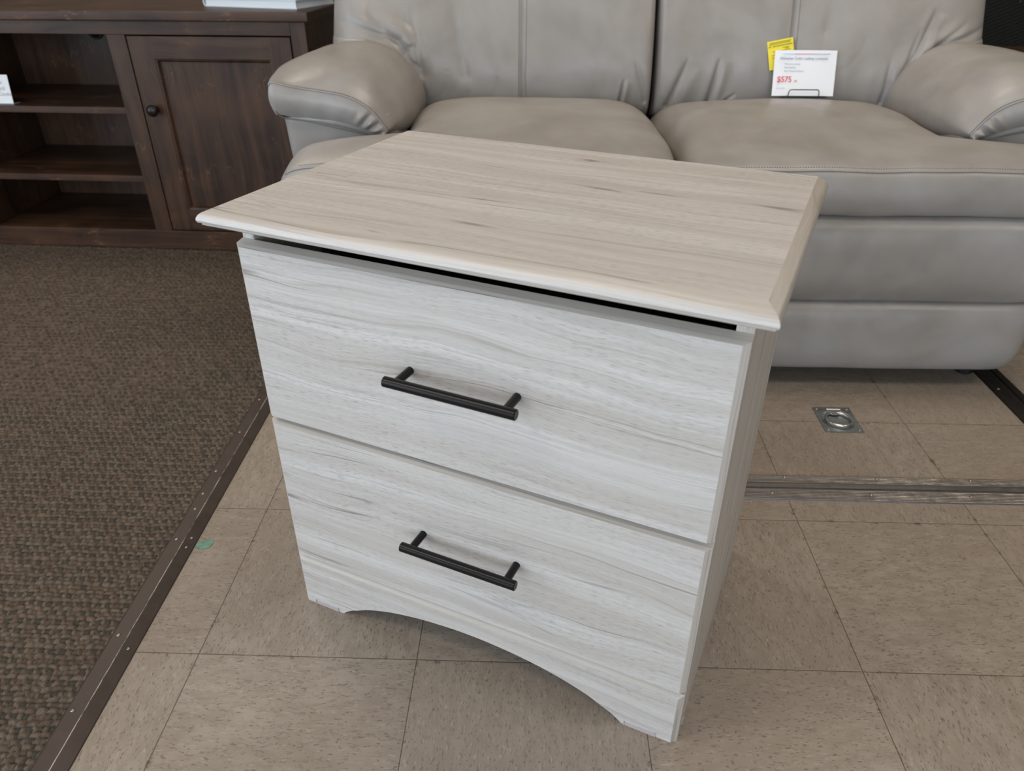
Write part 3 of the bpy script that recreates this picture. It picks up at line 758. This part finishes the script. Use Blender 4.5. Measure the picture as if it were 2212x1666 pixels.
MB().tube([(-.0365, -.004, .0025), (-.0355, -.0045, .012), (-.034, -.0048, .0165), (-.031, -.005, .0180), (.031, -.005, .0180), (.034, -.0048, .0165), (.0355, -.0045, .012), (.0365, -.004, .0025), (.0365, .010, .0015), (.0365, .016, .0015)], .0011, 8)\
    .tube([(-.0365, -.004, .0025), (-.0365, .010, .0015), (-.0365, .016, .0015)], .0011, 8).tube([(-.055, -.003, .0018), (.055, -.003, .0018)], .0014, 8).obj('wire_holder', WIRE, sg, True)
yt = empty('paper_tag', (.7215, 1.2385, z_seat - .0075), 0, 'yellow printed tag tilted behind the white price card', 'tag')
yp = slab('tag_paper', .060, .064, .0004, YELLOW, yt, .001); yp.rotation_euler = (radians(-16), radians(-11), 0); yp.location = (.0160, .0225, .0675)
for i, (z, h, w0, w1) in enumerate([(.0595, .0016, -.024, .025), (.0565, .0016, -.026, .023), (.0515, .0024, -.0275, -.022), (.0515, .0024, -.018, .027), (.0460, .0010, .004, .020), (.0435, .0022, .010, .018), (.040, .0009, -.02, .022), (.032, .001, -.022, .02), (.026, .001, -.022, .01)]):
    MB().box((w0, -.0008, z - h / 2), (w1, -.0001, z + h / 2)).obj('print_line', YINK, yp)

# ================================================================== behind the sofa, right
tb = empty('side_table', (1.88, 2.10, 0), 0, 'brown wooden side table behind the right arm of the loveseat', 'table')
cbox('tabletop', (-.34, -.34, .50), (.34, .30, .53), walnut('red brown table top', 'x'), tb, .003)
for x in (-.30, .26):
    for y in (-.30, .22): cbox('leg', (x, y, 0), (x + .04, y + .04, .4995), WAL_Z, tb)
bk = empty('woven_planter', (1.88, 2.22, .5302), 0, 'black woven planter box standing on the brown side table behind the loveseat', 'planter')
mb = MB(); w = .30; h = .46; t_ = .02
mb.box((-w, -.13, 0), (w, -.13 + t_, h)).box((-w, .13 - t_, 0), (w, .13, h)).box((-w, -.13 + t_, 0), (-w + t_, .13 - t_, h)).box((w - t_, -.13 + t_, 0), (w, .13 - t_, h)).box((-w + t_, -.13 + t_, 0), (w - t_, .13 - t_, .02))
mb.obj('planter_box', weave(), bk)
MB().box((-w + t_, -.13 + t_, .40), (w - t_, .13 - t_, .43)).obj('soil', simple('soil', (.02, .014, .01), .9), bk)
pt = empty('spider_plant', (1.80, 2.16, .965), 0, 'green grassy plant with drooping blades in the black planter', 'plant')
LG = simple('leaf green', (.10, .22, .07), .45)
def blade(a, L, droop, wd, rise=.5):
    n = 12; v = []; d = Vector((cos(a), sin(a), 0)); pr = Vector((-sin(a), cos(a), 0))
    for k in range(n + 1):
        t = k / n; c = d * (L * (t ** .9) * .8) + Vector((0, 0, rise * L * t * 1.4 - droop * L * t * t * 2.0)); ww = wd * (sin(pi * min(1, .15 + .85 * t)) ** .7) * .5 + .0003
        v += [c - pr * ww, c + Vector((0, 0, -.0015)), c + pr * ww]
    f_ = []
    for k in range(n): a_ = 3 * k; f_ += [(a_, a_ + 3, a_ + 4, a_ + 1), (a_ + 1, a_ + 4, a_ + 5, a_ + 2)]
    return v, f_
pm = MB()
for k in range(34):
    a = -pi / 2 + (k - 16.5) * .185 + random.uniform(-.1, .1); v, f_ = blade(a, random.uniform(.16, .27), random.uniform(.75, 1.15), random.uniform(.007, .011)); pm.add(v, f_)
pm.obj('foliage', LG, pt, True)

# ================================================================== LIGHT
w = bpy.data.worlds.new('world'); scene.world = w; w.use_nodes = True
bg = w.node_tree.nodes['Background']; bg.inputs[0].default_value = (.77, .875, 1.0, 1); bg.inputs[1].default_value = 9.0
def area(name, loc, rot, sx, sy, power, col, portal=False):
    l = bpy.data.lights.new(name, 'AREA'); l.shape = 'RECTANGLE'; l.size = sx; l.size_y = sy; l.energy = power; l.color = col
    o = bpy.data.objects.new(name, l); COL.objects.link(o); o.location = loc; o.rotation_euler = rot
    if portal: l.cycles.is_portal = True
    return o
area('window_portal', ((WX0 + WX1) / 2, -3.5, (WZ0 + WZ1) / 2), (radians(90), 0, 0), WX1 - WX0, WZ1 - WZ0, 1, (1, 1, 1), True)
area('window_portal', (-3.0, (LY0 + LY1) / 2, 1.285), (radians(90), 0, radians(-90)), LY1 - LY0, 2.33, 1, (1, 1, 1), True)
for (x, y) in ((-1.6, -.6), (.9, .9), (2.6, -.6), (-1.6, 2.0)):
    area('ceiling_lamp', (x, y, 2.86), (0, 0, 0), 1.2, .6, 50, (1, .87, .73))
vs = scene.view_settings; vs.view_transform = 'Standard'; vs.look = 'None'; vs.exposure = -1.12; vs.gamma = 1.; vs.use_curve_mapping = False
